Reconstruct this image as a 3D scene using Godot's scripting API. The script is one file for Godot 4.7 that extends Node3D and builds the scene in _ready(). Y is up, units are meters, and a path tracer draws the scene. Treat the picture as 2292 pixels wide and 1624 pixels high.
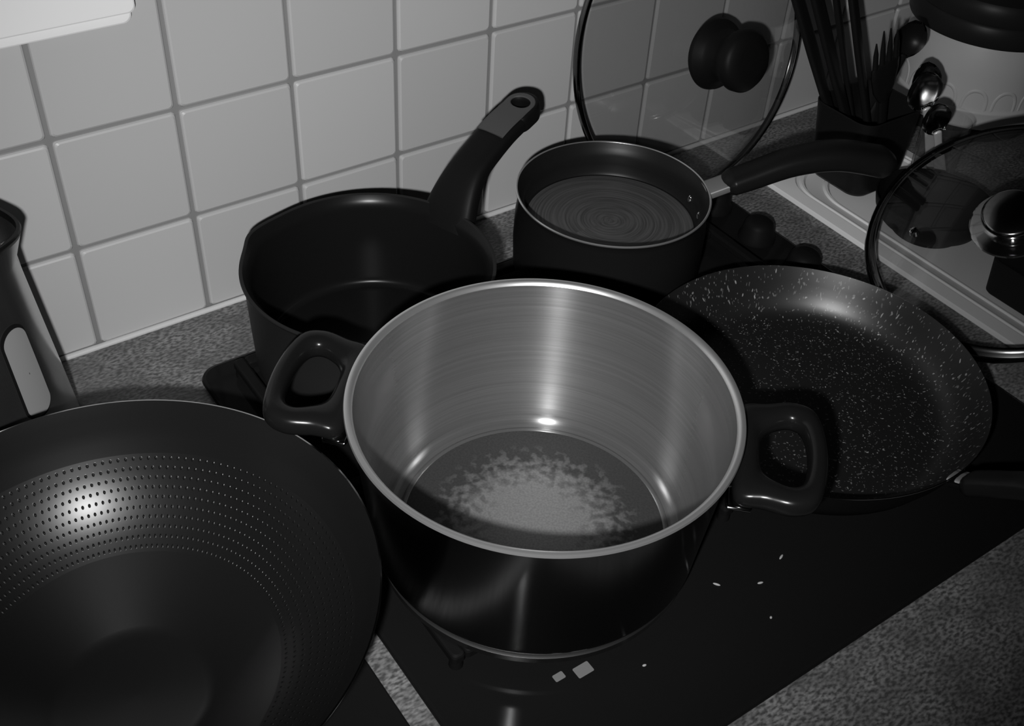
extends Node3D
# Pots and pans on a hob, lit by an on-camera flash. Lengths in the builders are decimetres (a wall tile is 1); U turns them into metres.

const U := 0.1
const FLASH_ENERGY := 0.68
const EXPOSURE := 1.0

var cam_turn := Vector3(-0.716002, -0.647050, 0.066964)
var mats := {}
var rng := RandomNumberGenerator.new()


func _ready() -> void:
	# ---- camera, air, light, exposure
	var cam := Camera3D.new()
	cam.name = "camera"
	cam.fov = 36.0186
	cam.near = 0.02
	cam.far = 30.0
	add_child(cam)
	cam.position = Vector3(-1.523715, 6.436077, 7.946018) * U
	cam.rotation = cam_turn
	cam.current = true
	var we := WorldEnvironment.new()
	we.name = "world_environment"
	var env := Environment.new()
	env.background_mode = Environment.BG_COLOR
	env.background_color = Color(0.02, 0.02, 0.02)
	env.tonemap_mode = Environment.TONE_MAPPER_LINEAR
	env.tonemap_exposure = EXPOSURE
	env.sdfgi_enabled = true
	env.ssao_enabled = true
	env.ssil_enabled = true
	we.environment = env
	add_child(we)
	var flash := SpotLight3D.new()  # the flash of the camera, beside the lens
	flash.name = "camera_flash"
	flash.light_energy = FLASH_ENERGY
	flash.light_size = 0.010
	flash.spot_angle = 39.0
	flash.spot_angle_attenuation = 1.0
	flash.spot_range = 8.0
	flash.spot_attenuation = 2.0
	flash.shadow_enabled = true
	add_child(flash)
	flash.position = Vector3(-1.89, 5.92, 7.92) * U
	flash.basis = Basis.from_euler(cam_turn) * Basis.from_euler(Vector3(deg_to_rad(10.0), 0, 0))
	rng.seed = 7
	make_materials()
	room()
	tiled_wall()
	counter()
	hob()
	steel_pot()
	saucepan_left()
	saucepan_small()
	speckled_pan()
	wok()
	kettle()
	leaning_lid()
	tray()
	resting_lid()
	caddy()
	dark_dishes()
	jar()
	wall_box()


# ------------------------------------------------------------------ geometry helpers
class Geo:
	var v := PackedVector3Array()
	var n := PackedVector3Array()
	var t := PackedVector2Array()
	var f := PackedInt32Array()

	func vert(p: Vector3, nn: Vector3, uv := Vector2.ZERO) -> int:
		v.append(p)
		n.append(nn)
		t.append(uv)
		return v.size() - 1

	func tri(a: int, b: int, c: int) -> void:
		var g := (v[c] - v[a]).cross(v[b] - v[a])  # Godot's front faces run clockwise
		if g.dot(n[a] + n[b] + n[c]) < 0.0:
			var k := b
			b = c
			c = k
		f.append(a)
		f.append(b)
		f.append(c)

	func quad(a: int, b: int, c: int, d: int) -> void:
		tri(a, b, c)
		tri(a, c, d)

	func mesh(scale: float) -> ArrayMesh:
		var a := []
		a.resize(Mesh.ARRAY_MAX)
		var w := PackedVector3Array()
		w.resize(v.size())
		for i in v.size():
			w[i] = v[i] * scale
		a[Mesh.ARRAY_VERTEX] = w
		a[Mesh.ARRAY_NORMAL] = n
		a[Mesh.ARRAY_TEX_UV] = t
		a[Mesh.ARRAY_INDEX] = f
		var m := ArrayMesh.new()
		m.add_surface_from_arrays(Mesh.PRIMITIVE_TRIANGLES, a)
		return m


func lathe(g: Geo, prof: Array, segs := 96, warp := 0) -> Geo:
	var along := 0.0
	var dirs := []
	for i in prof.size() - 1:
		var d: Vector2 = prof[i + 1] - prof[i]
		dirs.append(Vector2(d.y, -d.x).normalized())
	for i in prof.size() - 1:
		var p0: Vector2 = prof[i]
		var p1: Vector2 = prof[i + 1]
		var n0: Vector2 = dirs[i]
		var n1: Vector2 = dirs[i]
		if i > 0 and dirs[i - 1].dot(dirs[i]) > 0.62:
			n0 = (dirs[i - 1] + dirs[i]).normalized()
		if i < dirs.size() - 1 and dirs[i + 1].dot(dirs[i]) > 0.62:
			n1 = (dirs[i + 1] + dirs[i]).normalized()
		var a1 := along + p0.distance_to(p1)
		var first := g.v.size()
		for s in segs + 1:
			var u := float(s) / segs
			var an := u * TAU
			var c := cos(an)
			var si := sin(an)
			var q0 := Vector3(p0.x * c, p0.y, p0.x * si)
			var q1 := Vector3(p1.x * c, p1.y, p1.x * si)
			if warp == 1:
				q0 = spout(q0, an)
				q1 = spout(q1, an)
			elif warp == 2:
				q0 = kettle_lip(q0, an)
				q1 = kettle_lip(q1, an)
			g.vert(q0, Vector3(n0.x * c, n0.y, n0.x * si), Vector2(u, along))
			g.vert(q1, Vector3(n1.x * c, n1.y, n1.x * si), Vector2(u, a1))
		for s in segs:
			var k := first + s * 2
			g.quad(k, k + 1, k + 3, k + 2)
		along = a1
	return g


func arc(c: Vector2, r: float, a0: float, a1: float, k := 6) -> Array:
	var out := []
	for i in k + 1:
		var a := deg_to_rad(lerpf(a0, a1, float(i) / k))
		out.append(c + Vector2(cos(a), sin(a)) * r)
	return out


func smooth(pts: Array, k := 4, closed := false) -> Array:
	var out := []
	var n := pts.size()
	var last := n if closed else n - 1
	for i in last:
		var p0 = pts[(i - 1 + n) % n] if closed else pts[maxi(i - 1, 0)]
		var p1 = pts[i]
		var p2 = pts[(i + 1) % n]
		var p3 = pts[(i + 2) % n] if closed else pts[mini(i + 2, n - 1)]
		for j in k:
			var t := float(j) / k
			out.append(0.5 * ((2.0 * p1) + (p2 - p0) * t + (2.0 * p0 - 5.0 * p1 + 4.0 * p2 - p3) * t * t + (3.0 * p1 - p0 - 3.0 * p2 + p3) * t * t * t))
	if not closed:
		out.append(pts[n - 1])
	return out


func skin(g: Geo, rings: Array, closed := false, caps := true) -> Geo:
	# rings: arrays of points of one length, each a closed loop
	var m: int = rings[0].size()
	var n := rings.size()
	var first := g.v.size()
	for i in n:
		var mid := Vector3.ZERO
		for p in rings[i]:
			mid += p
		mid /= m
		var prev: Array = rings[(i - 1 + n) % n] if closed else rings[maxi(i - 1, 0)]
		var next: Array = rings[(i + 1) % n] if closed else rings[mini(i + 1, n - 1)]
		for j in m + 1:
			var jj := j % m
			var du: Vector3 = rings[i][(jj + 1) % m] - rings[i][(jj - 1 + m) % m]
			var dv: Vector3 = next[jj] - prev[jj]
			var nn := du.cross(dv).normalized()
			if nn.dot(rings[i][jj] - mid) < 0.0:
				nn = -nn
			g.vert(rings[i][jj], nn, Vector2(float(j) / m, float(i) / maxi(1, n - 1)))
	var rows := n if closed else n - 1
	for i in rows:
		for j in m:
			var a := first + i * (m + 1) + j
			var b := first + ((i + 1) % n) * (m + 1) + j
			g.quad(a, a + 1, b + 1, b)
	if caps and not closed:
		for e in [0, n - 1]:
			var other: Array = rings[1] if e == 0 else rings[n - 2]
			var mid := Vector3.ZERO
			var mid2 := Vector3.ZERO
			for p in rings[e]:
				mid += p / m
			for p in other:
				mid2 += p / m
			var nn := (mid - mid2).normalized()
			var c := g.vert(mid, nn)
			var k := g.v.size()
			for j in m:
				g.vert(rings[e][j], nn)
			for j in m:
				g.tri(c, k + j, k + (j + 1) % m)
	return g


func ring(c: Vector3, side: Vector3, up: Vector3, n := 14, pw := 2.0) -> Array:
	var out := []
	for j in n:
		var a := TAU * (j + 0.5) / n
		var x := signf(cos(a)) * pow(absf(cos(a)), 2.0 / pw)
		var y := signf(sin(a)) * pow(absf(sin(a)), 2.0 / pw)
		out.append(c + side * x + up * y)
	return out


func tube(g: Geo, pts: Array, ws: Array, hs: Array, up := Vector3.UP, n := 14, pw := 2.0, round_ends := true) -> Geo:
	# ws, hs: half widths across and along up, one for each point
	var rings := []
	var last := pts.size() - 1
	for i in pts.size():
		var d: Vector3 = (pts[mini(i + 1, last)] - pts[maxi(i - 1, 0)]).normalized()
		var side := d.cross(up).normalized()
		var uu := side.cross(d).normalized()
		if round_ends and i == 0:
			for k in [[0.9, 0.35], [0.6, 0.75]]:
				rings.append(ring(pts[0] - d * hs[0] * k[0], side * ws[0] * k[1], uu * hs[0] * k[1], n, pw))
			if rings.size() == 2:
				rings = [rings[0], rings[1]]
		rings.append(ring(pts[i], side * ws[i], uu * hs[i], n, pw))
		if round_ends and i == last:
			for k in [[0.6, 0.75], [0.9, 0.35]]:
				rings.append(ring(pts[i] + d * hs[i] * k[0], side * ws[i] * k[1], uu * hs[i] * k[1], n, pw))
	return skin(g, rings)


func rr(g: Geo, rows: Array, bottom := true, top := true, m := 6) -> Geo:
	# rows [x0, x1, z0, z1, corner radius, y]: rounded rectangles joined from the first to the last
	var rings := []
	var outs := []
	for r in rows:
		var pts := []
		outs = []
		var rad: float = r[4]
		var corners := [[r[1] - rad, r[3] - rad, 0.0], [r[0] + rad, r[3] - rad, 90.0], [r[0] + rad, r[2] + rad, 180.0], [r[1] - rad, r[2] + rad, 270.0]]
		for c in corners:
			for k in m + 1:
				var a := deg_to_rad(c[2] + 90.0 * k / m)
				pts.append(Vector3(c[0] + cos(a) * rad, r[5], c[1] + sin(a) * rad))
				outs.append(Vector3(cos(a), 0, sin(a)))
		rings.append(pts)
	var cnt: int = rings[0].size()
	for i in rows.size() - 1:
		var dy: float = rows[i + 1][5] - rows[i][5]
		var dout: float = ((rows[i + 1][1] - rows[i + 1][0]) - (rows[i][1] - rows[i][0])) / 2.0
		var first := g.v.size()
		for j in cnt:
			var nn: Vector3 = (outs[j] * dy - Vector3.UP * dout).normalized()
			for q in [rings[i][j], rings[i + 1][j]]:
				g.vert(q, nn, Vector2(q.x, q.z) * U)
		for j in cnt:
			var a := first + j * 2
			var b := first + ((j + 1) % cnt) * 2
			g.quad(a, a + 1, b + 1, b)
	for e in ([0] if bottom else []) + ([rows.size() - 1] if top else []):
		var nn := Vector3.DOWN if e == 0 else Vector3.UP
		var r: Array = rows[e]
		var mid := Vector3((r[0] + r[1]) / 2, r[5], (r[2] + r[3]) / 2)
		var c := g.vert(mid, nn, Vector2(mid.x, mid.z) * U)
		var k := g.v.size()
		for q in rings[e]:
			g.vert(q, nn, Vector2(q.x, q.z) * U)
		for j in cnt:
			g.tri(c, k + j, k + (j + 1) % cnt)
	return g


func plate(x0: float, x1: float, z0: float, z1: float, y0: float, y1: float, rad := 0.05, bev := 0.02) -> Geo:
	return rr(Geo.new(), [[x0 + bev, x1 - bev, z0 + bev, z1 - bev, rad, y0], [x0, x1, z0, z1, rad, y0 + bev], [x0, x1, z0, z1, rad, y1 - bev], [x0 + bev * 0.3, x1 - bev * 0.3, z0 + bev * 0.3, z1 - bev * 0.3, rad, y1 - bev * 0.3], [x0 + bev, x1 - bev, z0 + bev, z1 - bev, rad, y1]])


func blob(g: Geo, c: Vector3, rx: float, ry: float, rz: float, turn := 0.0) -> Geo:
	var b := Basis(Vector3.UP, turn)
	var rings := []
	for i in 7:
		var a := PI * (i + 0.15) / 6.3 - PI / 2
		rings.append(ring(c + Vector3(0, sin(a) * ry, 0), b * Vector3(cos(a) * rx, 0, 0), b * Vector3(0, 0, cos(a) * rz), 10))
	return skin(g, rings)


# ------------------------------------------------------------------ scene helpers
func numbered(parent: Node, called: String) -> String:
	if not parent.has_node(NodePath(called)):
		return called
	var k := 1
	while parent.has_node(NodePath("%s_%03d" % [called, k])):
		k += 1
	return "%s_%03d" % [called, k]


func put(called: String, mesh: Mesh, mat: Material, parent: Node, pos := Vector3.ZERO) -> MeshInstance3D:
	var o := MeshInstance3D.new()
	o.name = numbered(parent, called)
	o.mesh = mesh
	o.material_override = mat
	o.position = pos * U
	parent.add_child(o, true)
	return o


func obj(called: String, g: Geo, mat: Material, parent: Node = self, pos := Vector3.ZERO) -> MeshInstance3D:
	return put(called, g.mesh(U), mat, parent, pos)


func tag(o: Node, label: String, category: String, group := "") -> void:
	o.set_meta("label", label)
	o.set_meta("category", category)
	if group:
		o.set_meta("group", group)


func thing(called: String, label: String, category: String, at := Vector3.ZERO, group := "") -> Node3D:
	var o := Node3D.new()
	o.name = numbered(self, called)
	add_child(o, true)
	o.position = at * U
	tag(o, label, category, group)
	return o


func struct(called: String, g: Geo, mat: Material) -> MeshInstance3D:
	var o := obj(called, g, mat)
	o.set_meta("kind", "structure")
	return o


# ------------------------------------------------------------------ materials
func grey(l: float, a := 1.0) -> Color:
	var c := Color(l, l, l).linear_to_srgb()
	c.a = a
	return c


func mat(called: String, l: float, rough: float, metal := 0.0, spec := 0.5) -> StandardMaterial3D:
	var m := StandardMaterial3D.new()
	m.resource_name = called
	m.albedo_color = grey(l)
	m.roughness = rough
	m.metallic = metal
	m.metallic_specular = spec
	mats[called] = m
	return m


func glass(called: String, l: float, a: float) -> StandardMaterial3D:
	var m := mat(called, l, 0.03)
	m.transparency = BaseMaterial3D.TRANSPARENCY_ALPHA
	m.albedo_color = grey(l, a)
	m.cull_mode = BaseMaterial3D.CULL_DISABLED
	return m


func noise_image(size: int, freq: Vector2, sd: int, lo: float, hi: float, contrast: float) -> PackedFloat32Array:
	var fn := FastNoiseLite.new()
	fn.noise_type = FastNoiseLite.TYPE_SIMPLEX_SMOOTH
	fn.seed = sd
	fn.frequency = 1.0
	fn.fractal_octaves = 3
	var out := PackedFloat32Array()
	out.resize(size * size)
	for y in size:
		for x in size:
			# a tiling field: blend the noise with itself across the far edges
			var u := float(x) / size
			var w := float(y) / size
			var a := fn.get_noise_2d(x * freq.x, y * freq.y)
			if u > 0.9:
				a = lerpf(a, fn.get_noise_2d((x - size) * freq.x, y * freq.y), (u - 0.9) * 10.0)
			if w > 0.9:
				a = lerpf(a, fn.get_noise_2d(x * freq.x, (y - size) * freq.y), (w - 0.9) * 10.0)
			out[y * size + x] = clampf(lerpf(lo, hi, clampf(a * contrast + 0.5, 0.0, 1.0)), 0.0, 1.0)
	return out


func picture(size: int, a: PackedFloat32Array, srgb := true) -> ImageTexture:
	var b := PackedByteArray()
	b.resize(size * size)
	for i in a.size():
		var x := a[i]
		if srgb:
			x = pow(x, 1.0 / 2.2)
		b[i] = int(clampf(x, 0.0, 1.0) * 255.0)
	var im := Image.create_from_data(size, size, false, Image.FORMAT_L8, b)
	im.convert(Image.FORMAT_RGB8)
	return ImageTexture.create_from_image(im)


func make_materials() -> void:
	mat("glazed tile", 0.55, 0.4)
	mat("glazed tile b", 0.53, 0.4)
	mat("glazed tile c", 0.57, 0.4)
	mat("grout", 0.24, 0.9)
	mat("sealant", 0.68, 0.4)
	mat("plaster", 0.18, 0.9)
	mat("floor", 0.2, 0.6)
	mat("white plastic", 0.94, 0.3)
	var c := mat("laminate", 1.0, 0.45)
	var n1 := noise_image(768, Vector2(0.10, 0.22), 3, 0.0, 1.0, 1.15)
	var n2 := noise_image(768, Vector2(0.012, 0.02), 5, 0.0, 1.0, 0.9)
	for i in n1.size():
		n1[i] = 0.070 + 0.215 * n1[i] * (0.55 + 0.7 * n2[i])
	c.albedo_texture = picture(768, n1)
	c.uv1_scale = Vector3(2.1, 2.1, 1)
	mat("black glass", 0.010, 0.09, 0.0, 0.14)
	mat("cast iron", 0.008, 0.55, 0.0, 0.2)
	mat("black enamel", 0.010, 0.3, 0.0, 0.2)
	mat("black plastic", 0.011, 0.35, 0.0, 0.28)
	mat("gloss bakelite", 0.009, 0.22, 0.0, 0.34)
	mat("matt bakelite", 0.007, 0.5, 0.0, 0.25)
	mat("grey inlay", 0.07, 0.55)
	var s := mat("brushed steel", 1.0, 0.27, 0.7)
	s.anisotropy_enabled = true
	s.anisotropy = -0.96
	var lines := PackedFloat32Array()
	lines.resize(512 * 512)
	var lf := FastNoiseLite.new()
	lf.seed = 21
	lf.frequency = 1.0
	for y in 512:
		var row := lf.get_noise_2d(0.0, y * 0.23) * 0.5 + lf.get_noise_2d(9.0, y * 0.045) * 0.35
		for x in 512:
			lines[y * 512 + x] = 0.30 * (1.0 + 0.30 * (row + 0.4 * lf.get_noise_2d(x * 0.02 + 40.0, y * 0.5)))
	s.albedo_texture = picture(512, lines)
	s.uv1_scale = Vector3(1, 0.7, 1)
	var s2 := mat("brushed steel outside", 0.2, 0.17, 1.0)
	s2.anisotropy_enabled = true
	s2.anisotropy = -0.75
	mat("polished steel", 0.62, 0.14, 1.0)
	mat("satin ferrule", 0.3, 0.4, 0.5)
	mat("dark rim", 0.12, 0.16, 1.0)
	mat("spoon bowl steel", 0.35, 0.16, 1.0)
	mat("rim steel", 0.8, 0.3, 0.85)
	mat("chrome", 0.7, 0.08, 1.0)
	mat("cutlery steel", 0.85, 0.4, 0.35)
	mat("dull steel", 0.30, 0.32, 1.0)
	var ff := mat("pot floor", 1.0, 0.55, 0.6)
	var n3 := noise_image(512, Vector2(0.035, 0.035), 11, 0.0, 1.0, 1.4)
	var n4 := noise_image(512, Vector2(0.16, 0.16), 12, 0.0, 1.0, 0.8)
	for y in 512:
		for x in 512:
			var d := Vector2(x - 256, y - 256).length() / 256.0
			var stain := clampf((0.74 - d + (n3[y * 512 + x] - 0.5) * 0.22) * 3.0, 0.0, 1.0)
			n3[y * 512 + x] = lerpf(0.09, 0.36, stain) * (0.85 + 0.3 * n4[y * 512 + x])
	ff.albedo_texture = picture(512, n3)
	mat("non-stick", 0.009, 0.27, 0.0, 0.3)
	mat("non-stick outside", 0.019, 0.5, 0.0, 0.25)
	mat("small pan inside", 0.012, 0.4, 0.0, 0.35)
	mat("wok coating", 0.010, 0.31, 0.0, 0.5)
	var w := mat("wok coating dimpled", 0.010, 0.31, 0.0, 0.5)
	var dots := PackedFloat32Array()
	dots.resize(64 * 64)
	for y in 64:
		for x in 64:
			var best := 9.0
			for q in [Vector2(16, 16), Vector2(48, 48)]:
				best = minf(best, ((Vector2(x, y) - q) / Vector2(14, 7)).length())
			dots[y * 64 + x] = clampf(cos(clampf(best, 0.0, 1.0) * PI) * 0.5 + 0.5, 0.0, 1.0)
	w.heightmap_enabled = true
	w.heightmap_scale = 0.042
	w.heightmap_texture = picture(64, dots, false)
	w.uv1_scale = Vector3(175, 7.5, 1)
	# granite: irregular pale flecks on black
	var sp := mat("speckled coating", 1.0, 0.38, 0.0, 0.62)
	var sz := 1024
	var flecks := PackedFloat32Array()
	flecks.resize(sz * sz)
	flecks.fill(0.008)
	for i in 6800:
		var p := Vector2(rng.randf() * sz, rng.randf() * sz)
		var big := rng.randf()
		var len_ := 1.1 + 3.6 * big * big * big
		var wid := 0.9 + 1.3 * rng.randf() * big
		var an := rng.randf() * TAU
		var tone := 0.06 + 0.42 * rng.randf() * rng.randf()
		var d := Vector2(cos(an), sin(an))
		for yy in range(int(p.y - len_) - 1, int(p.y + len_) + 2):
			for xx in range(int(p.x - len_) - 1, int(p.x + len_) + 2):
				if xx < 0 or yy < 0 or xx >= sz or yy >= sz:
					continue
				var q := Vector2(xx, yy) - p
				var e := pow(q.dot(d) / len_, 2.0) + pow(q.dot(d.orthogonal()) / wid, 2.0)
				if e < 1.0:
					flecks[yy * sz + xx] = maxf(flecks[yy * sz + xx], tone)
	sp.albedo_texture = picture(sz, flecks)
	# small pan: turned rings in the floor
	var sf := mat("turned floor", 1.0, 0.45, 0.45)
	var turned := PackedFloat32Array()
	turned.resize(512 * 512)
	var fn := FastNoiseLite.new()
	fn.seed = 4
	fn.frequency = 1.0
	for y in 512:
		for x in 512:
			var q := Vector2(x - 256, y - 256)
			var d := q.length()
			var a := fn.get_noise_2d(d * 0.11, atan2(q.y, q.x) * 0.5 + 7.0) * 0.6 + fn.get_noise_2d(d * 0.35, 3.0) * 0.4
			turned[y * 512 + x] = clampf(0.13 + 0.13 * a, 0.02, 1.0)
	sf.albedo_texture = picture(512, turned)
	glass("lid glass", 0.02, 0.13)
	glass("clear glass", 0.3, 0.03)
	mat("kettle steel", 0.6, 0.24, 0.97)
	mat("water gauge", 0.34, 0.4)
	mat("jar body", 0.6, 0.5)
	mat("dark lid", 0.02, 0.4, 0.0, 0.3)
	mat("tray white", 0.95, 0.3)
	mat("print", 0.2, 0.6)
	mat("slate", 0.008, 0.7, 0.0, 0.2)
	mat("crumb", 0.45, 0.8)


# ------------------------------------------------------------------ the room
func box(x0: float, x1: float, y0: float, y1: float, z0: float, z1: float) -> Geo:
	return rr(Geo.new(), [[x0, x1, z0, z1, 0.001, y0], [x0, x1, z0, z1, 0.001, y1]], true, true, 1)


func room() -> void:
	struct("floor", box(-14, 20, -9.6, -9.1, -1, 26), mats["floor"])
	struct("ceiling", box(-14, 20, 16, 16.6, -1, 26), mats["plaster"])
	struct("wall_left", box(-15, -14, -9.6, 16.6, -1, 26), mats["plaster"])
	struct("wall_right", box(20, 21, -9.6, 16.6, -1, 26), mats["plaster"])
	struct("wall_front", box(-15, 21, -9.6, 16.6, 26, 27), mats["plaster"])


func tiled_wall() -> void:
	var w := struct("wall_back", box(-15, 21, -9.6, 16.6, -1.2, -0.035), mats["grout"])
	# tile: a slab with pillowed edges, front towards +z
	var kinds := []
	for k in 3:
		var h := 0.485 - 0.002 * k
		var g := Geo.new()
		var rows := [[-h, h, -h, h, 0.03, -0.09], [-h, h, -h, h, 0.03, -0.022], [-h + 0.008, h - 0.008, -h + 0.008, h - 0.008, 0.03, -0.008], [-h + 0.022, h - 0.022, -h + 0.022, h - 0.022, 0.03, 0.0]]
		rr(g, rows, false, true, 2)
		for i in g.v.size():  # lay the stack back: its y becomes z
			g.v[i] = Vector3(g.v[i].x, -g.v[i].z, g.v[i].y)
			g.n[i] = Vector3(g.n[i].x, -g.n[i].z, g.n[i].y)
		kinds.append(g.mesh(U))
	var tones := [mats["glazed tile"], mats["glazed tile b"], mats["glazed tile c"]]
	for j in 5:
		for i in range(-3, 14):
			var k := rng.randi() % 3
			var o := put("tile", kinds[k], tones[rng.randi() % 3], w, Vector3(i + 0.5, j + 0.505, rng.randf_range(-0.004, 0.004)))
			o.rotation = Vector3(rng.randf_range(-0.003, 0.003), rng.randf_range(-0.003, 0.003), rng.randf_range(-0.003, 0.003))
	# the bead of sealant where the tiles meet the worktop
	var bead := Geo.new()
	tube(bead, [Vector3(-13, 0.008, 0.012), Vector3(0, 0.008, 0.012), Vector3(13, 0.008, 0.012), Vector3(19, 0.008, 0.012)], [0.03, 0.03, 0.03, 0.03], [0.028, 0.028, 0.028, 0.028], Vector3.UP, 8)
	struct("trim_1", bead, mats["sealant"])


func counter() -> void:
	var o := obj("countertop", plate(-13.9, 19.9, 0.0, 7.3, -0.4, 0.0, 0.02, 0.02), mats["laminate"])
	tag(o, "grey speckled laminate worktop running along the tiled wall under the hob", "countertop")
	var b := obj("base_cabinet", box(-13.9, 19.9, -9.1, -0.4, 0.0, 6.9), mats["plaster"])
	tag(b, "plain base cabinet carrying the grey worktop", "cabinet")


# ------------------------------------------------------------------ the hob
func hob() -> void:
	var t := thing("gas_hob", "black gas hob set into the grey worktop under the pans", "hob", Vector3(3.465, 0, 3.26))
	var off := Vector3(3.465, 0, 3.26)
	obj("hob_plate", plate(0.5375, 6.39, 0.80, 5.72, 0.0, 0.07, 0.16, 0.03), mats["black glass"], t, -off)
	var spots := [Vector3(1.84, 0.07, 1.53), Vector3(1.866, 0.07, 3.845), Vector3(4.26, 0.07, 1.61), Vector3(4.5, 0.07, 3.957)]
	for p in spots:
		var b := obj("burner", lathe(Geo.new(), [Vector2(0, -0.01), Vector2(0.42, -0.01), Vector2(0.42, 0.015), Vector2(0.36, 0.02), Vector2(0.33, 0.055), Vector2(0, 0.055)], 40), mats["black enamel"], t, p - off)
		obj("cap", lathe(Geo.new(), [Vector2(0, 0.056), Vector2(0.28, 0.056), Vector2(0.29, 0.07), Vector2(0.26, 0.085), Vector2(0, 0.088)], 40), mats["cast iron"], b)
	for k in 4:
		obj("knob", lathe(Geo.new(), [Vector2(0, -0.01), Vector2(0.19, -0.01), Vector2(0.19, 0.03), Vector2(0.17, 0.07), Vector2(0.155, 0.16), Vector2(0.13, 0.2), Vector2(0.08, 0.225), Vector2(0, 0.23)], 32), mats["cast iron"], t, Vector3(6.12, 0.07, 1.16 + 0.64 * k) - off)
	# printed marks and crumbs on the plate
	obj("printed_mark", plate(1.33, 1.41, 4.83, 4.885, 0.07, 0.072, 0.01, 0.0006), mats["print"], t, -off)
	obj("printed_mark", plate(1.475, 1.60, 4.86, 4.945, 0.07, 0.072, 0.01, 0.0006), mats["print"], t, -off)
	for q in [Vector3(2.772, 0.078, 4.86), Vector3(3.35, 0.078, 4.93), Vector3(2.9, 0.078, 5.28), Vector3(3.05, 0.078, 5.02), Vector3(1.9, 0.078, 5.1)]:
		obj("crumb", blob(Geo.new(), Vector3.ZERO, rng.randf_range(0.012, 0.03), 0.008, 0.009, rng.randf() * PI), mats["crumb"], t, q - off)
	grate("cast_iron_grate", "left black pan support under the steel pot and spouted saucepan", 0.80, 3.02, [Vector2(1.84, 1.53), Vector2(1.866, 3.845)])
	grate("cast_iron_grate", "right black pan support under the speckled pan and small saucepan", 3.20, 5.72, [Vector2(4.26, 1.61), Vector2(4.5, 3.957)])


func grate(called: String, label: String, x0: float, x1: float, centres: Array) -> void:
	var base := Vector3((x0 + x1) / 2, 0.07, 2.85)
	var t := thing(called, label, "pan support", base, "pan supports on the hob")
	var z0 := 1.0
	var z1 := 4.46
	var y0 := 0.13
	var y1 := 0.22
	var w := 0.10
	for r in [[x0, x0 + w, z0, z1], [x1 - w, x1, z0, z1], [x0 + w, x1 - w, z0, z0 + w], [x0 + w, x1 - w, z1 - w, z1], [x0 + w, x1 - w, 2.70, 2.80]]:
		obj("bar", plate(r[0], r[1], r[2], r[3], y0, y1, 0.03, 0.02), mats["cast iron"], t, -base)
	for c in centres:
		obj("finger", plate(x0 + w, c.x - 0.3, c.y - 0.04, c.y + 0.04, y0, y1, 0.02, 0.015), mats["cast iron"], t, -base)
		obj("finger", plate(c.x + 0.3, x1 - w, c.y - 0.04, c.y + 0.04, y0, y1, 0.02, 0.015), mats["cast iron"], t, -base)
		var za := z0 + w if c.y < 2.7 else 2.80
		var zb := 2.70 if c.y < 2.7 else z1 - w
		obj("finger", plate(c.x - 0.04, c.x + 0.04, za, c.y - 0.3, y0, y1, 0.02, 0.015), mats["cast iron"], t, -base)
		obj("finger", plate(c.x - 0.04, c.x + 0.04, c.y + 0.3, zb, y0, y1, 0.02, 0.015), mats["cast iron"], t, -base)
	for x in [x0 + 0.05, x1 - 0.05]:
		for z in [z0 + 0.05, z1 - 0.05]:
			obj("foot", lathe(Geo.new(), [Vector2(0, 0.07), Vector2(0.05, 0.07), Vector2(0.045, 0.14), Vector2(0, 0.14)], 12), mats["cast iron"], t, Vector3(x, 0, z) - base)


# ------------------------------------------------------------------ pots and pans
func disc(r: float, y: float, segs := 72) -> Geo:
	# a flat round floor whose picture lies square on it
	var g := Geo.new()
	var c := g.vert(Vector3(0, y, 0), Vector3.UP, Vector2(0.5, 0.5))
	for s in segs:
		var a := TAU * s / segs
		g.vert(Vector3(cos(a) * r, y, sin(a) * r), Vector3.UP, Vector2(0.5 + 0.5 * cos(a), 0.5 + 0.5 * sin(a)))
	for s in segs:
		g.tri(c, c + 1 + s, c + 1 + (s + 1) % segs)
	return g


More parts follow.
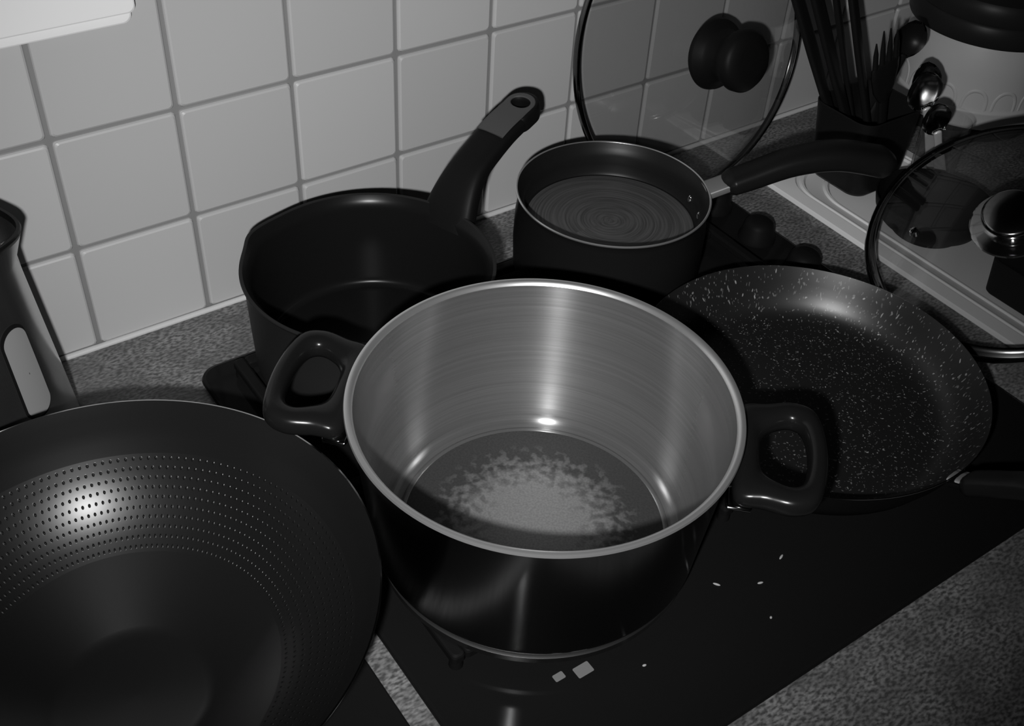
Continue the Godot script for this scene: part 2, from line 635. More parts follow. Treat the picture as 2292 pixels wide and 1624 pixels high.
func steel_pot() -> void:
	var t := thing("steel_pot", "large open stainless steel pot with two black loop handles", "pot", Vector3(1.866, 0.22, 3.845))
	var h := 1.308
	var out := [Vector2(0, 0), Vector2(1.10, 0.0), Vector2(1.126, 0.015), Vector2(1.126, 0.06), Vector2(1.10, 0.07)]
	obj("base", lathe(Geo.new(), out + [Vector2(0, 0.07)], 128), mats["dull steel"], t)
	var body := [Vector2(1.06, 0.075), Vector2(1.09, 0.085)] + arc(Vector2(1.06, 0.19), 0.10, -70, 0, 8) + [Vector2(1.188, 0.5), Vector2(1.228, 0.9), Vector2(1.255, h - 0.05)]
	obj("body", lathe(Geo.new(), body, 160), mats["brushed steel outside"], t)
	var rim := [Vector2(1.256, h - 0.055), Vector2(1.285, h - 0.04), Vector2(1.301, h - 0.018), Vector2(1.296, h - 0.003), Vector2(1.278, h + 0.002), Vector2(1.256, h - 0.006), Vector2(1.243, h - 0.03)]
	obj("rim", lathe(Geo.new(), rim, 160), mats["rim steel"], t)
	var inner := [Vector2(1.243, h - 0.03), Vector2(1.21, 0.95), Vector2(1.15, 0.5), Vector2(1.078, 0.22)]
	inner += arc(Vector2(0.98, 0.158), 0.075, 8, -90, 12)
	inner += [Vector2(0.975, 0.085), Vector2(0.965, 0.097), Vector2(0.945, 0.097), Vector2(0.935, 0.09)]
	obj("inside_wall", lathe(Geo.new(), inner, 160), mats["brushed steel"], t)
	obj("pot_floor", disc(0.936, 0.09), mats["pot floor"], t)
	var outer2 := [Vector2(1.262, -0.40), Vector2(1.45, -0.45), Vector2(1.64, -0.48), Vector2(1.79, -0.38), Vector2(1.845, 0), Vector2(1.79, 0.38), Vector2(1.64, 0.48), Vector2(1.45, 0.45), Vector2(1.262, 0.40), Vector2(1.262, 0)]
	var inner2 := [Vector2(1.43, -0.15), Vector2(1.50, -0.25), Vector2(1.61, -0.30), Vector2(1.69, -0.23), Vector2(1.72, 0), Vector2(1.69, 0.23), Vector2(1.61, 0.30), Vector2(1.50, 0.25), Vector2(1.43, 0.15), Vector2(1.415, 0)]
	var so := smooth(outer2, 5, true)
	var si := smooth(inner2, 5, true)
	for an in [44.5, -135.3]:
		var a := deg_to_rad(an)
		var er := Vector3(cos(a), 0, sin(a))
		var et := Vector3(-sin(a), 0, cos(a))
		var rings := []
		for i in so.size():
			var p: Vector2 = so[i]
			var q: Vector2 = si[i]
			var lift := 0.05 * clampf((p.x - 1.26) / 0.6, 0.0, 1.0)
			var pp := er * p.x + et * p.y + Vector3(0, lift, 0)
			var qq := er * q.x + et * q.y + Vector3(0, lift * 0.8, 0)
			rings.append(ring((pp + qq) / 2, (pp - qq) / 2, Vector3(0, 0.085, 0), 14, 2.3))
		var hd := obj("handle", skin(Geo.new(), rings, true), mats["gloss bakelite"], t, Vector3(0, 1.10, 0))
		for s in [-1, 1]:
			var fr := Geo.new()
			var p0: Vector3 = er * 1.24 + et * 0.33 * s + Vector3(0, -0.085, 0)
			tube(fr, [p0, p0 + er * 0.14], [0.10, 0.10], [0.022, 0.022], Vector3.UP, 10, 3.0)
			obj("ferrule", fr, mats["chrome"], hd)


func spout(p: Vector3, an: float) -> Vector3:
	var d := wrapf(an - deg_to_rad(-124.0), -PI, PI)
	var k := exp(-pow(d / deg_to_rad(11.0), 2.0)) * smoothstep(0.55, 0.95, p.y)
	var rr_ := Vector2(p.x, p.z)
	if rr_.length() < 0.5:
		return p
	rr_ *= 1.0 + 0.075 * k
	return Vector3(rr_.x, p.y - 0.03 * k, rr_.y)


func saucepan_left() -> void:
	var t := thing("saucepan", "dark non-stick saucepan with pouring lip and raised handle by the wall", "saucepan", Vector3(1.841, 0.22, 1.53))
	var h := 0.954
	var outp := [Vector2(0, 0), Vector2(0.84, 0), Vector2(0.87, 0.02)] + arc(Vector2(0.86, 0.12), 0.10, -60, 0, 5) + [Vector2(0.972, 0.45), Vector2(0.984, h - 0.06), Vector2(1.0, h - 0.03), Vector2(1.013, h - 0.012)]
	obj("body", lathe(Geo.new(), outp, 128, 1), mats["non-stick outside"], t)
	obj("rim", lathe(Geo.new(), [Vector2(1.013, h - 0.012), Vector2(1.011, h), Vector2(0.995, h + 0.003), Vector2(0.985, h - 0.004)], 128, 1), mats["non-stick outside"], t)
	var inn := [Vector2(0.985, h - 0.004), Vector2(0.96, h - 0.035), Vector2(0.935, h - 0.075), Vector2(0.927, h - 0.12), Vector2(0.918, 0.5), Vector2(0.91, 0.15)] + arc(Vector2(0.84, 0.13), 0.07, 0, -90, 8) + [Vector2(0, 0.06)]
	obj("inside", lathe(Geo.new(), inn, 128, 1), mats["non-stick"], t)
	# the handle: broad at the pan, narrowing as it rises
	var a := deg_to_rad(-19.3)
	var er := Vector3(cos(a), 0, sin(a))
	var path := smooth([er * 0.985 + Vector3(0, 0.78, 0), er * 1.09 + Vector3(0, 1.0, 0), er * 1.25 + Vector3(0, 1.19, 0), er * 1.49 + Vector3(0, 1.315, 0), er * 1.69 + Vector3(0, 1.395, 0), er * 1.85 + Vector3(0, 1.435, 0)], 4)
	var ws := []
	var hs := []
	for i in path.size():
		var u := float(i) / (path.size() - 1)
		ws.append(lerpf(0.265, 0.165, smoothstep(-0.05, 0.55, u)))
		hs.append(lerpf(0.10, 0.085, u))
	# the last stretch is a flat loop with an eye in it, built as a ring of sections round the hole
	var hd := obj("handle", tube(Geo.new(), path, ws, hs, Vector3.UP, 20, 3.2, false), mats["matt bakelite"], t)
	var p0: Vector3 = path[path.size() - 1]
	var d: Vector3 = (p0 - path[path.size() - 2]).normalized()
	var side: Vector3 = d.cross(Vector3.UP).normalized()
	var up: Vector3 = side.cross(d).normalized()
	var rings := []
	for k in 40:
		var an := TAU * k / 40
		var ox := cos(an)
		var oz := sin(an)
		var outp3: Vector3
		if ox < 0.0:
			outp3 = d * (-0.20 * pow(absf(ox), 0.35)) + side * 0.165 * signf(oz) * pow(absf(oz), 0.3)
		else:
			outp3 = d * 0.17 * ox + side * 0.165 * oz
		var inp3: Vector3 = d * 0.065 * ox + side * 0.085 * oz
		rings.append(ring(p0 + d * 0.17 + (outp3 + inp3) / 2, (outp3 - inp3) / 2, up * 0.085, 12, 3.4))
	obj("eye", skin(Geo.new(), rings, true), mats["matt bakelite"], hd)
	var strip := []
	for k in range(path.size() - 7, path.size()):
		var b: Vector3 = path[k]
		var dk: Vector3 = (path[mini(k + 1, path.size() - 1)] - path[k - 1]).normalized()
		strip.append(ring(b + side.cross(dk).normalized() * hs[k] - (d * 0.03 if k == path.size() - 1 else Vector3.ZERO), side * ws[k] * 0.84, side.cross(dk).normalized() * 0.012, 10, 4.0))
	strip.append(ring(p0 + d * 0.09 + up * 0.083, side * 0.136, up * 0.010, 10, 4.0))
	obj("inlay", skin(Geo.new(), strip), mats["grey inlay"], hd)
	var rings2 := []
	for k in 40:
		var an := TAU * k / 40
		var ox := cos(an)
		var oz := sin(an)
		var o3: Vector3 = d * ((-0.12 * pow(absf(ox), 0.35)) if ox < 0.0 else 0.125 * ox) + side * 0.135 * (signf(oz) * pow(absf(oz), 0.3) if ox < 0.0 else oz)
		var i3: Vector3 = d * 0.072 * ox + side * 0.092 * oz
		rings2.append(ring(p0 + d * 0.17 + up * 0.083 + (o3 + i3) / 2, (o3 - i3) / 2, up * 0.008, 8, 4.0))
	obj("inlay", skin(Geo.new(), rings2, true), mats["grey inlay"], hd)


func saucepan_small() -> void:
	var t := thing("small_saucepan", "small dark saucepan with a bright thin rim and long black handle", "saucepan", Vector3(4.275, 0.22, 1.60))
	var h := 0.88
	obj("body", lathe(Geo.new(), [Vector2(0, 0), Vector2(0.74, 0), Vector2(0.79, 0.02)] + arc(Vector2(0.76, 0.12), 0.1, -60, 0, 5) + [Vector2(0.872, 0.35), Vector2(0.868, 0.6), Vector2(0.845, h - 0.09), Vector2(0.85, h - 0.04), Vector2(0.866, h - 0.012)], 112), mats["black enamel"], t)
	obj("rim", lathe(Geo.new(), [Vector2(0.866, h - 0.016), Vector2(0.875, h - 0.010), Vector2(0.876, h + 0.001), Vector2(0.867, h + 0.007), Vector2(0.857, h + 0.002)], 112), mats["rim steel"], t)
	obj("inside", lathe(Geo.new(), [Vector2(0.857, h), Vector2(0.83, h - 0.04), Vector2(0.80, h - 0.09), Vector2(0.79, h - 0.14), Vector2(0.80, h - 0.2), Vector2(0.80, h - 0.29), Vector2(0.785, h - 0.315), Vector2(0.765, h - 0.315)], 112), mats["small pan inside"], t)
	obj("pan_floor", disc(0.768, h - 0.315), mats["turned floor"], t)
	var a := deg_to_rad(24.8)
	var er := Vector3(cos(a), 0, sin(a))
	var et := Vector3(-sin(a), 0, cos(a))
	for s in [-1, 1]:
		obj("rivet", blob(Geo.new(), er * 0.795 + et * 0.14 * s + Vector3(0, h - 0.22, 0), 0.03, 0.045, 0.03), mats["polished steel"], t)
	var fr := Geo.new()
	tube(fr, [er * 0.86 + Vector3(0, h - 0.05, 0), er * 1.10 + Vector3(0, h + 0.04, 0)], [0.115, 0.115], [0.045, 0.045], Vector3.UP, 14, 4.0, false)
	obj("ferrule", fr, mats["satin ferrule"], t)
	var pts := smooth([er * 1.10 + Vector3(0, h + 0.03, 0), er * 1.28 + Vector3(0, h + 0.09, 0), er * 1.66 + Vector3(0, h + 0.22, 0), er * 2.07 + Vector3(0, h + 0.26, 0), er * 2.52 + Vector3(0, h + 0.17, 0)], 5)
	var ws := []
	var hs := []
	for i in pts.size():
		var u := float(i) / (pts.size() - 1)
		ws.append(lerpf(0.145, 0.175, smoothstep(0.3, 0.9, u)))
		hs.append(lerpf(0.10, 0.13, u))
	obj("handle", tube(Geo.new(), pts, ws, hs, Vector3.UP, 18, 2.6), mats["black plastic"], t)


func speckled_pan() -> void:
	var t := thing("frying_pan", "wide shallow frying pan with pale flecked black coating", "frying pan", Vector3(4.499, 0.22, 3.957))
	var h := 0.44
	obj("body", lathe(Geo.new(), [Vector2(0, 0), Vector2(1.05, 0), Vector2(1.12, 0.015), Vector2(1.23, 0.08), Vector2(1.32, 0.24), Vector2(1.385, h - 0.03), Vector2(1.397, h - 0.006)], 128), mats["black enamel"], t)
	obj("rim", lathe(Geo.new(), [Vector2(1.397, h - 0.006), Vector2(1.397, h), Vector2(1.390, h + 0.002)], 128), mats["polished steel"], t)
	var g := lathe(Geo.new(), [Vector2(1.390, h + 0.002), Vector2(1.365, h - 0.05), Vector2(1.33, 0.315), Vector2(1.295, 0.24), Vector2(1.255, 0.17), Vector2(1.21, 0.11), Vector2(1.15, 0.065), Vector2(1.08, 0.042), Vector2(1.0, 0.036), Vector2(0.6, 0.034), Vector2(0, 0.034)], 128)
	for i in g.v.size():
		g.t[i] = Vector2(0.5 + g.v[i].x / 2.9, 0.5 + g.v[i].z / 2.9)
	obj("inside", g, mats["speckled coating"], t)
	var a := deg_to_rad(86.5)
	var er := Vector3(cos(a), 0, sin(a))
	var fr := Geo.new()
	tube(fr, [er * 1.37 + Vector3(0, h - 0.07, 0), er * 1.53 + Vector3(0, h + 0.0, 0)], [0.10, 0.10], [0.045, 0.045], Vector3.UP, 14, 3.0, false)
	obj("ferrule", fr, mats["polished steel"], t)
	var pts := smooth([er * 1.51 + Vector3(0, h - 0.01, 0), er * 1.68 + Vector3(0, h + 0.13, 0), er * 1.95 + Vector3(0, h + 0.32, 0), er * 2.5 + Vector3(0, h + 0.52, 0), er * 3.1 + Vector3(0, h + 0.56, 0)], 5)
	var ws := []
	var hs := []
	for i in pts.size():
		ws.append(0.13)
		hs.append(0.08)
	obj("handle", tube(Geo.new(), pts, ws, hs, Vector3.UP, 16, 2.6), mats["black plastic"], t)


func wok() -> void:
	var b := obj("slate_board", plate(-2.9, 0.378, 2.4, 5.6, 0.0, 0.035, 0.05, 0.012), mats["slate"])
	tag(b, "thin flat black board lying under the big wok", "board")
	var t := thing("wok", "big dark wok with a dimpled bowl and thin bright rim", "wok", Vector3(-0.989, 0.035, 3.52))
	var h := 1.135
	var h_rim := 1.582
	var curve := [Vector2(0.44, 0.04), Vector2(0.52, 0.075)]  # a small foot, a cone, then a round wall
	for k in 12:
		var sl := deg_to_rad(lerpf(30.0, 74.6, k / 11.0))
		curve.append(Vector2(0.266 + 1.36 * sin(sl), 1.533 - 0.035 - 1.36 * cos(sl)))
	obj("body", lathe(Geo.new(), [Vector2(0, 0), Vector2(0.42, 0)] + curve + [Vector2(h_rim, h - 0.003)], 128), mats["wok coating"], t)
	obj("rim", lathe(Geo.new(), [Vector2(h_rim, h - 0.003), Vector2(h_rim, h + 0.003), Vector2(h_rim - 0.010, h + 0.004)], 160), mats["polished steel"], t)
	var ins := []
	for p in curve:
		ins.append(Vector2(p.x - 0.012, p.y + 0.012))
	ins.reverse()
	ins[0] = Vector2(h_rim - 0.010, h + 0.004)
	obj("bowl", lathe(Geo.new(), ins.slice(0, 5), 160), mats["wok coating"], t)
	obj("dimpled_band", lathe(Geo.new(), ins.slice(4, 12), 192), mats["wok coating dimpled"], t)
	obj("bowl_foot", lathe(Geo.new(), ins.slice(11) + [Vector2(0, 0.045)], 128), mats["wok coating"], t)
	var hp := smooth([Vector3(-1.53, h - 0.1, -0.2), Vector3(-1.8, h - 0.05, -0.3), Vector3(-2.6, h + 0.15, -0.55), Vector3(-3.3, h + 0.2, -0.75)], 4)
	var ws := []
	var hs := []
	for p in hp:
		ws.append(0.13)
		hs.append(0.1)
	obj("handle", tube(Geo.new(), hp, ws, hs, Vector3.UP, 14, 2.4), mats["matt bakelite"], t)


# ------------------------------------------------------------------ kettle
func kettle_lip(p: Vector3, an: float) -> Vector3:
	var d := wrapf(an - deg_to_rad(20.0), -PI, PI)
	var k := exp(-pow(d / deg_to_rad(22.0), 2.0)) * smoothstep(1.74, 1.98, p.y)
	var q := Vector2(p.x, p.z) * (1.0 + 0.17 * k)
	return Vector3(q.x, p.y, q.y)


func gauge_point(q: Vector2, lift: float) -> Vector3:
	var r := lerpf(0.70, 0.55, (1.09 + q.y) / 1.8) + lift
	var an := PI / 2 - (0.59 + q.x)
	return Vector3(cos(an) * r, 1.09 + q.y, sin(an) * r)


func kettle() -> void:
	var c := Vector3(-1.13, 0, 0.85)
	var t := thing("kettle", "steel jug kettle with a pale oval water gauge by the tiles", "kettle", c)
	obj("base", lathe(Geo.new(), [Vector2(0, 0), Vector2(0.74, 0), Vector2(0.75, 0.02), Vector2(0.75, 0.1), Vector2(0.71, 0.13), Vector2(0, 0.13)], 64), mats["black plastic"], t)
	obj("body", lathe(Geo.new(), [Vector2(0.69, 0.13), Vector2(0.693, 0.2), Vector2(0.65, 0.7), Vector2(0.605, 1.2), Vector2(0.57, 1.6), Vector2(0.55, 1.8), Vector2(0.545, 2.0)], 96, 2), mats["kettle steel"], t)
	obj("rim", lathe(Geo.new(), [Vector2(0.545, 2.0), Vector2(0.555, 2.03), Vector2(0.55, 2.05), Vector2(0.53, 2.05), Vector2(0.522, 2.0)], 96, 2), mats["black plastic"], t)
	obj("inside", lathe(Geo.new(), [Vector2(0.522, 2.0), Vector2(0.53, 1.7), Vector2(0.56, 1.4), Vector2(0.0, 1.35)], 96, 2), mats["kettle steel"], t)
	obj("lid", lathe(Geo.new(), [Vector2(0, 1.93), Vector2(0.36, 1.93), Vector2(0.37, 1.96), Vector2(0.3, 2.0), Vector2(0, 2.03)], 48), mats["black plastic"], t, Vector3(-0.12, 0, -0.04))
	# the gauge: a capsule on the curved front
	for lay in [[0.20, 0.40, 0.012, "black plastic", "gauge_frame"], [0.175, 0.375, 0.022, "water gauge", "water_gauge"]]:
		var g := Geo.new()
		var ph0 := 0.59
		var ringp := []
		for k in 36:
			var a := TAU * k / 36
			ringp.append(Vector2(cos(a) * lay[0], sin(a) * lay[0] * 0.62 + signf(sin(a)) * (lay[1] - lay[0] * 0.62)))
		var shells := [[-0.02, 1.0], [lay[2], 1.0], [lay[2] + 0.008, 0.93], [lay[2] + 0.008, 0.5], [lay[2] + 0.008, 0.02]]
		var first := g.v.size()
		for sidx in shells.size():
			for q in ringp:
				var p3: Vector3 = gauge_point(q * shells[sidx][1], shells[sidx][0])
				var an: float = PI / 2 - (ph0 + q.x * shells[sidx][1])
				var nn := Vector3(cos(an), 0.08, sin(an))
				if sidx == 0:
					nn = (nn + (p3 - gauge_point(Vector2.ZERO, 0.0)).normalized() * 2.0).normalized()
				g.vert(p3, nn, q)
		for sidx in shells.size() - 1:
			for k in 36:
				var a := first + sidx * 36 + k
				var b := first + sidx * 36 + (k + 1) % 36
				g.quad(a, b, b + 36, a + 36)
		obj(lay[4], g, mats[lay[3]], t)
	var hp := smooth([Vector3(-0.5, 1.85, 0.1), Vector3(-0.85, 1.9, 0.15), Vector3(-1.1, 1.6, 0.18), Vector3(-1.12, 0.9, 0.18), Vector3(-0.95, 0.45, 0.15), Vector3(-0.63, 0.4, 0.1)], 5)
	var ws := []
	for p in hp:
		ws.append(0.09)
	obj("handle", tube(Geo.new(), hp, ws, ws, Vector3(0, 0, 1), 12, 2.6), mats["black plastic"], t)


# ------------------------------------------------------------------ glass lids
func dome(r: float, h: float, k := 10) -> Array:
	var big := (r * r + h * h) / (2.0 * h)
	var out := []
	for i in k + 1:
		var x := r * (1.0 - float(i) / k)
		out.append(Vector2(x, sqrt(big * big - x * x) - (big - h)))
	return out


func glass_shell(r: float, h: float, y: float, segs := 96) -> Geo:
	var up := dome(r, h)
	var prof := []
	for p in up:
		prof.append(Vector2(p.x, p.y + y + 0.04))
	prof.reverse()
	var low := []
	for p in up:
		low.append(Vector2(p.x * 0.99, p.y + y))
	var g := Geo.new()
	var down := low.duplicate()
	down.reverse()
	lathe(g, low, segs)
	prof.reverse()
	lathe(g, prof, segs)
	return g


func leaning_lid() -> void:
	var al := 0.235
	var r := 1.515
	var t := thing("glass_lid", "large clear glass lid with black knob leaning upright against the tiles", "lid", Vector3(6.213, 0.03 + r * cos(al), r * sin(al) + 0.034), "glass pan lids")
	t.rotation.x = PI / 2 - al
	obj("glass", glass_shell(1.476, 0.26, 0.03), mats["lid glass"], t)
	obj("rim", lathe(Geo.new(), [Vector2(1.475, -0.02), Vector2(1.50, -0.03), Vector2(1.515, -0.01), Vector2(1.515, 0.045), Vector2(1.505, 0.058), Vector2(1.485, 0.058), Vector2(1.475, 0.045), Vector2(1.475, -0.02)], 128), mats["dark rim"], t)
	obj("knob", lathe(Geo.new(), [Vector2(0, 0.29), Vector2(0.33, 0.29), Vector2(0.35, 0.32), Vector2(0.34, 0.36), Vector2(0.27, 0.42), Vector2(0.235, 0.5), Vector2(0.26, 0.6), Vector2(0.30, 0.68), Vector2(0.30, 0.75), Vector2(0.26, 0.80), Vector2(0.15, 0.825), Vector2(0, 0.83)], 56), mats["matt bakelite"], t)
	obj("screw", lathe(Geo.new(), [Vector2(0, 0.2), Vector2(0.07, 0.2), Vector2(0.07, 0.28), Vector2(0, 0.28)], 16), mats["polished steel"], t)


func resting_lid() -> void:
	var t := thing("glass_lid", "glass lid with polished steel knob lying tilted over the white tray", "lid", Vector3(7.317, 0.80, 3.740), "glass pan lids")
	var n := Vector3(-0.505, 0.863, -0.02).normalized()
	var x := Vector3(0, 0, 1).cross(n).normalized() * -1.0
	t.basis = Basis(x, n, x.cross(n))
	obj("glass", glass_shell(1.26, 0.23, 0.02), mats["lid glass"], t)
	obj("rim", lathe(Geo.new(), [Vector2(1.285, 0.0), Vector2(1.29, -0.03), Vector2(1.305, -0.035), Vector2(1.312, -0.015), Vector2(1.312, 0.03), Vector2(1.30, 0.048), Vector2(1.287, 0.045), Vector2(1.285, 0.0)], 128), mats["polished steel"], t)
	obj("seal_band", lathe(Geo.new(), [Vector2(1.205, 0.03), Vector2(1.22, 0.01), Vector2(1.26, -0.01), Vector2(1.284, -0.01), Vector2(1.284, 0.035), Vector2(1.255, 0.055), Vector2(1.225, 0.08), Vector2(1.205, 0.08), Vector2(1.205, 0.03)], 128), mats["dark rim"], t)
	var k := obj("knob", lathe(Geo.new(), [Vector2(0, 0.20), Vector2(0.33, 0.20), Vector2(0.365, 0.215), Vector2(0.365, 0.24), Vector2(0.33, 0.255), Vector2(0.25, 0.265), Vector2(0.19, 0.29), Vector2(0.17, 0.32), Vector2(0.19, 0.345), Vector2(0.24, 0.355)], 56), mats["chrome"], t)
	obj("knob_cap", lathe(Geo.new(), [Vector2(0.24, 0.355), Vector2(0.258, 0.375), Vector2(0.255, 0.40), Vector2(0.23, 0.417), Vector2(0.1, 0.43), Vector2(0, 0.433)], 56), mats["spoon bowl steel"], k)
	obj("steam_vent", lathe(Geo.new(), [Vector2(0, 0.12), Vector2(0.04, 0.12), Vector2(0.04, 0.185), Vector2(0.025, 0.195), Vector2(0, 0.195)], 18), mats["chrome"], t, Vector3(0, 0, 0) + t.basis.inverse() * Vector3(-0.62, 0.0, -0.69) * Vector3(1, 0, 1) * 0.98)


# ------------------------------------------------------------------ tray, cutlery, jar, wall box
func tray() -> void:
	var x0 := 7.0
	var x1 := 8.95
	var z0 := 0.92
	var z1 := 5.9
	var rows := []
	for q in [[0.01, 0.1, 0.0], [0.0, 0.1, 0.012], [0.0, 0.1, 0.048], [0.015, 0.1, 0.058], [0.16, 0.42, 0.075], [0.172, 0.43, 0.058], [0.185, 0.44, 0.058], [0.20, 0.45, 0.072], [0.215, 0.46, 0.072], [0.23, 0.47, 0.05], [0.355, 0.5, 0.03], [0.368, 0.51, 0.046], [0.385, 0.52, 0.046], [0.40, 0.53, 0.024]]:
		rows.append([x0 + q[0], x1 - q[0], z0 + q[0], z1 - q[0], q[1], q[2]])
	var o := obj("dish_tray", rr(Geo.new(), rows, true, true, 10), mats["tray white"])
	tag(o, "white ridged draining tray beside the hob under the cutlery holder", "tray")


func caddy() -> void:
	var t := thing("utensil_holder", "black rounded plastic utensil holder standing on the white tray", "utensil holder", Vector3(7.9, 0.076, 1.47))
	var g := Geo.new()
	rr(g, [[-0.34, 0.36, -0.34, 0.36, 0.16, 0.0], [-0.36, 0.38, -0.36, 0.38, 0.18, 0.03], [-0.52, 0.42, -0.40, 0.40, 0.18, 0.9], [-0.51, 0.41, -0.39, 0.39, 0.17, 0.91], [-0.50, 0.40, -0.38, 0.38, 0.16, 0.9], [-0.33, 0.35, -0.33, 0.35, 0.16, 0.02]], true, true, 8)
	obj("cup", g, mats["black plastic"], t)
	# long dark handles fanning to the left: bottom, top, half width, half thickness
	var sticks := [
		["broad black utensil handle leaning furthest left in the holder", Vector3(7.90, 0.15, 1.34), Vector3(6.84, 2.42, 0.84), 0.10, 0.035],
		["broad black utensil handle second from the left in the holder", Vector3(7.98, 0.15, 1.47), Vector3(7.02, 2.38, 0.97), 0.105, 0.035],
		["thin black utensil handle between two broader ones in the holder", Vector3(8.13, 0.15, 1.32), Vector3(7.47, 2.27, 0.87), 0.045, 0.03],
		["upright black utensil handle rightmost of the four long ones", Vector3(8.17, 0.15, 1.50), Vector3(7.70, 2.24, 0.90), 0.075, 0.035]]
	for s in sticks:
		var c: Vector3 = s[1]
		var d: Vector3 = s[2] - s[1]
		var gg := Geo.new()
		tube(gg, [Vector3.ZERO, d * 0.3, d * 0.6, d], [s[3] * 0.6, s[3] * 0.7, s[3], s[3] * 1.05], [s[4], s[4], s[4], s[4]], Vector3(0.35, 0.3, 0.9).normalized(), 12, 3.5)
		var o := obj("utensil", gg, mats["black plastic"], self, c)
		tag(o, s[0], "utensil", "long utensils in the black holder")
	# a dark serving fork and a dark spoon, heads up
	var f := thing("serving_fork", "dark serving fork with its tines up in the black holder", "fork", Vector3(8.10, 0.14, 1.66))
	var fd := Vector3(-0.31, 1.19, -0.06)
	var fg := Geo.new()
	tube(fg, [Vector3.ZERO, fd * 0.5, fd * 0.8], [0.05, 0.05, 0.06], [0.03, 0.03, 0.03], Vector3(0, 0, 1), 10, 3.0)
	obj("handle", fg, mats["black plastic"], f)
	var side := Vector3(0.95, 0.3, 0).normalized()
	var up := fd.normalized()
	var hg := Geo.new()
	tube(hg, [fd * 0.78, fd * 0.9, fd * 1.05, fd * 1.14], [0.06, 0.15, 0.19, 0.19], [0.03, 0.03, 0.03, 0.03], Vector3(0, 0, 1), 10, 3.0)
	obj("head", hg, mats["black plastic"], f)
	for k in 4:
		var tg := Geo.new()
		var b := fd * 1.12 + side * (-0.145 + 0.097 * k)
		tube(tg, [b, b + up * 0.2, b + up * [0.33, 0.42, 0.40, 0.33][k]], [0.035, 0.032, 0.008], [0.025, 0.022, 0.008], Vector3(0, 0, 1), 8)
		obj("tine", tg, mats["black plastic"], f)
	var sp := thing("dark_spoon", "dark round-headed spoon standing right of the serving fork", "spoon", Vector3(8.14, 0.14, 1.25))
	spoon_parts(sp, Vector3(0.34, 1.14, 0.02), 0.17, 0.21, mats["black plastic"], mats["black plastic"])
	# a clear beaker of steel spoons
	var bk := thing("glass_beaker", "clear beaker holding shiny steel cutlery in front of the pale jar", "beaker", Vector3(8.62, 0.078, 1.95))
	obj("beaker_wall", lathe(Geo.new(), [Vector2(0, 0.03), Vector2(0.21, 0.03), Vector2(0.24, 0.72), Vector2(0.25, 0.73), Vector2(0.257, 0.715), Vector2(0.225, 0.0), Vector2(0, 0.0)], 56), mats["clear glass"], bk)
	var list := [
		["steel spoon leaning left in the clear beaker, bowl uppermost", Vector3(8.76, 0.125, 1.88), Vector3(-0.56, 0.90, 0.04), 0.18, 0.30],
		["steel spoon standing in the middle of the clear beaker", Vector3(8.68, 0.125, 2.05), Vector3(-0.40, 0.68, 0.03), 0.15, 0.24],
		["steel spoon nearest the pale jar in the clear beaker", Vector3(8.80, 0.125, 1.86), Vector3(-0.28, 0.86, -0.17), 0.15, 0.22]]
	for s in list:
		var o := thing("steel_spoon", s[0], "spoon", s[1], "steel spoons in the clear beaker")
		spoon_parts(o, s[2], s[3], s[4], mats["cutlery steel"], mats["spoon bowl steel"])


func spoon_parts(o: Node3D, d: Vector3, w: float, l: float, m: Material, mb: Material) -> void:
	var g := Geo.new()
	tube(g, [Vector3.ZERO, d * 0.4, d * 0.8, d], [0.07, 0.062, 0.04, 0.045], [0.016, 0.015, 0.017, 0.02], Vector3(-0.6, 0.3, 0.74), 12, 2.6)
	obj("handle", g, m, o)
	var up := d.normalized()
	var side := up.cross(Vector3(-0.5, 0.2, 0.84)).normalized()
	var back := side.cross(up).normalized()
	var hg := Geo.new()
	var rows := 9
	var rings := []
	for i in rows:  # a hollow bowl: each row a thin curved strip
		var u := (i + 0.25) / (rows - 0.5)
		var ww := w * sqrt(maxf(0.02, sin(PI * u))) * (1.08 - 0.25 * absf(u - 0.45))
		var c := d + up * (l * 2.0 * u - 0.03)
		var loop := []
		for j in 9:
			var x := -1.0 + j / 4.0
			loop.append(c + side * ww * x + back * (x * x - 1.0) * 0.09 * sin(PI * u))
		for j in 9:
			var x := 1.0 - j / 4.0
			loop.append(c + side * ww * x + back * ((x * x - 1.0) * 0.09 * sin(PI * u) - 0.012))
		rings.append(loop)
	skin(hg, rings)
	obj("bowl", hg, mb, o)


func dark_dishes() -> void:
	var b := obj("bowl", lathe(Geo.new(), [Vector2(0, 0), Vector2(0.34, 0), Vector2(0.36, 0.015), Vector2(0.38, 0.05), Vector2(0.50, 0.14), Vector2(0.57, 0.25), Vector2(0.60, 0.375), Vector2(0.597, 0.385), Vector2(0.585, 0.382), Vector2(0.55, 0.25), Vector2(0.48, 0.15), Vector2(0.36, 0.07), Vector2(0, 0.06)], 72), mats["cast iron"], self, Vector3(7.83, 0.026, 2.57))
	tag(b, "small dark bowl on the white tray seen through the tilted glass lid", "bowl")
	var d := obj("baking_dish", rr(Geo.new(), [[-0.55, 0.55, -0.62, 0.62, 0.08, 0.0], [-0.57, 0.57, -0.64, 0.64, 0.1, 0.02], [-0.60, 0.60, -0.67, 0.67, 0.12, 0.38], [-0.585, 0.585, -0.655, 0.655, 0.11, 0.39], [-0.57, 0.57, -0.64, 0.64, 0.1, 0.38], [-0.53, 0.53, -0.60, 0.60, 0.08, 0.03]]), mats["cast iron"], self, Vector3(8.05, 0.026, 4.2))
	tag(d, "dark rectangular dish on the white tray under the steel lid knob", "dish")


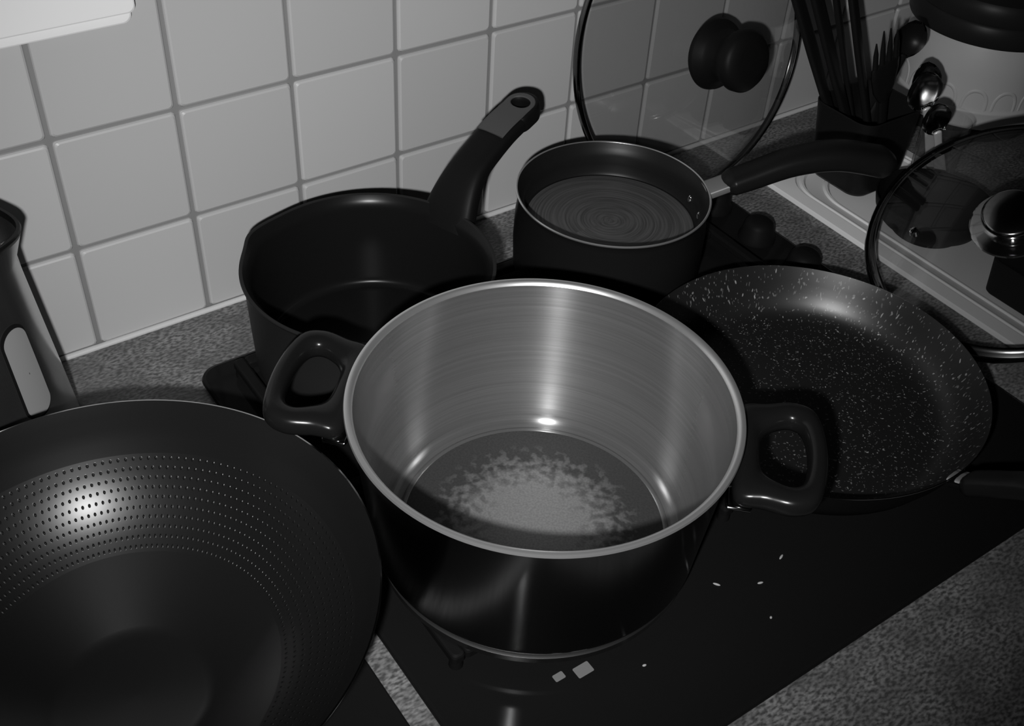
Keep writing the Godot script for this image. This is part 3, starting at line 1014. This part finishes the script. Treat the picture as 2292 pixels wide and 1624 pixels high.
func jar() -> void:
	var t := thing("storage_jar", "pale round jar with moulded arches and a wide dark lid", "jar", Vector3(10.43, 0.0, 0.965))
	obj("stand", lathe(Geo.new(), [Vector2(0, 0), Vector2(0.83, 0), Vector2(0.85, 0.02), Vector2(0.85, 0.15), Vector2(0.83, 0.165), Vector2(0, 0.165)], 72), mats["dark lid"], t)
	obj("body", lathe(Geo.new(), [Vector2(0, 0.167), Vector2(0.86, 0.167), Vector2(0.895, 0.19), Vector2(0.90, 0.22), Vector2(0.90, 0.37), Vector2(0.908, 0.385), Vector2(0.905, 0.405), Vector2(0.885, 0.42), Vector2(0.88, 0.8), Vector2(0.875, 1.12), Vector2(0.84, 1.18), Vector2(0, 1.18)], 96), mats["jar body"], t)
	for k in 16:  # arches moulded in the lower wall
		var an := TAU * k / 16.0 + 0.1
		var pts := []
		for q in smooth([Vector2(-0.15, 0.43), Vector2(-0.135, 0.56), Vector2(-0.06, 0.645), Vector2(0.06, 0.645), Vector2(0.135, 0.56), Vector2(0.15, 0.43)], 3):
			pts.append(Vector3(cos(an + q.x) * 0.875, q.y, sin(an + q.x) * 0.875))
		var g := Geo.new()
		var ws := []
		var hs := []
		for p in pts:
			ws.append(0.026)
			hs.append(0.016)
		tube(g, pts, ws, hs, Vector3(cos(an), 0.1, sin(an)), 8)
		obj("arch", g, mats["jar body"], t)
	obj("lid", lathe(Geo.new(), [Vector2(0, 1.17), Vector2(0.87, 1.17), Vector2(0.925, 1.18), Vector2(0.94, 1.21), Vector2(0.94, 1.40), Vector2(0.92, 1.425), Vector2(0.93, 1.45), Vector2(0.935, 1.60), Vector2(0.90, 1.66), Vector2(0, 1.67)], 80), mats["dark lid"], t)


func wall_box() -> void:
	var t := thing("wall_socket", "white plastic box fixed on the tiles above the kettle", "wall box", Vector3(-0.35, 3.3, 0))
	for q in [["backplate", -1.25, 1.10, -0.62, 0.47, 0.0, 0.10, 0.06], ["cover", -1.2, 1.12, -0.62, 0.375, 0.10, 0.16, 0.05]]:
		var g := plate(q[1], q[2], q[3], q[4], q[5], q[6], q[7], 0.015)
		for i in g.v.size():
			g.v[i] = Vector3(g.v[i].x, -g.v[i].z, g.v[i].y)
			g.n[i] = Vector3(g.n[i].x, -g.n[i].z, g.n[i].y)
		obj(q[0], g, mats["white plastic"], t)
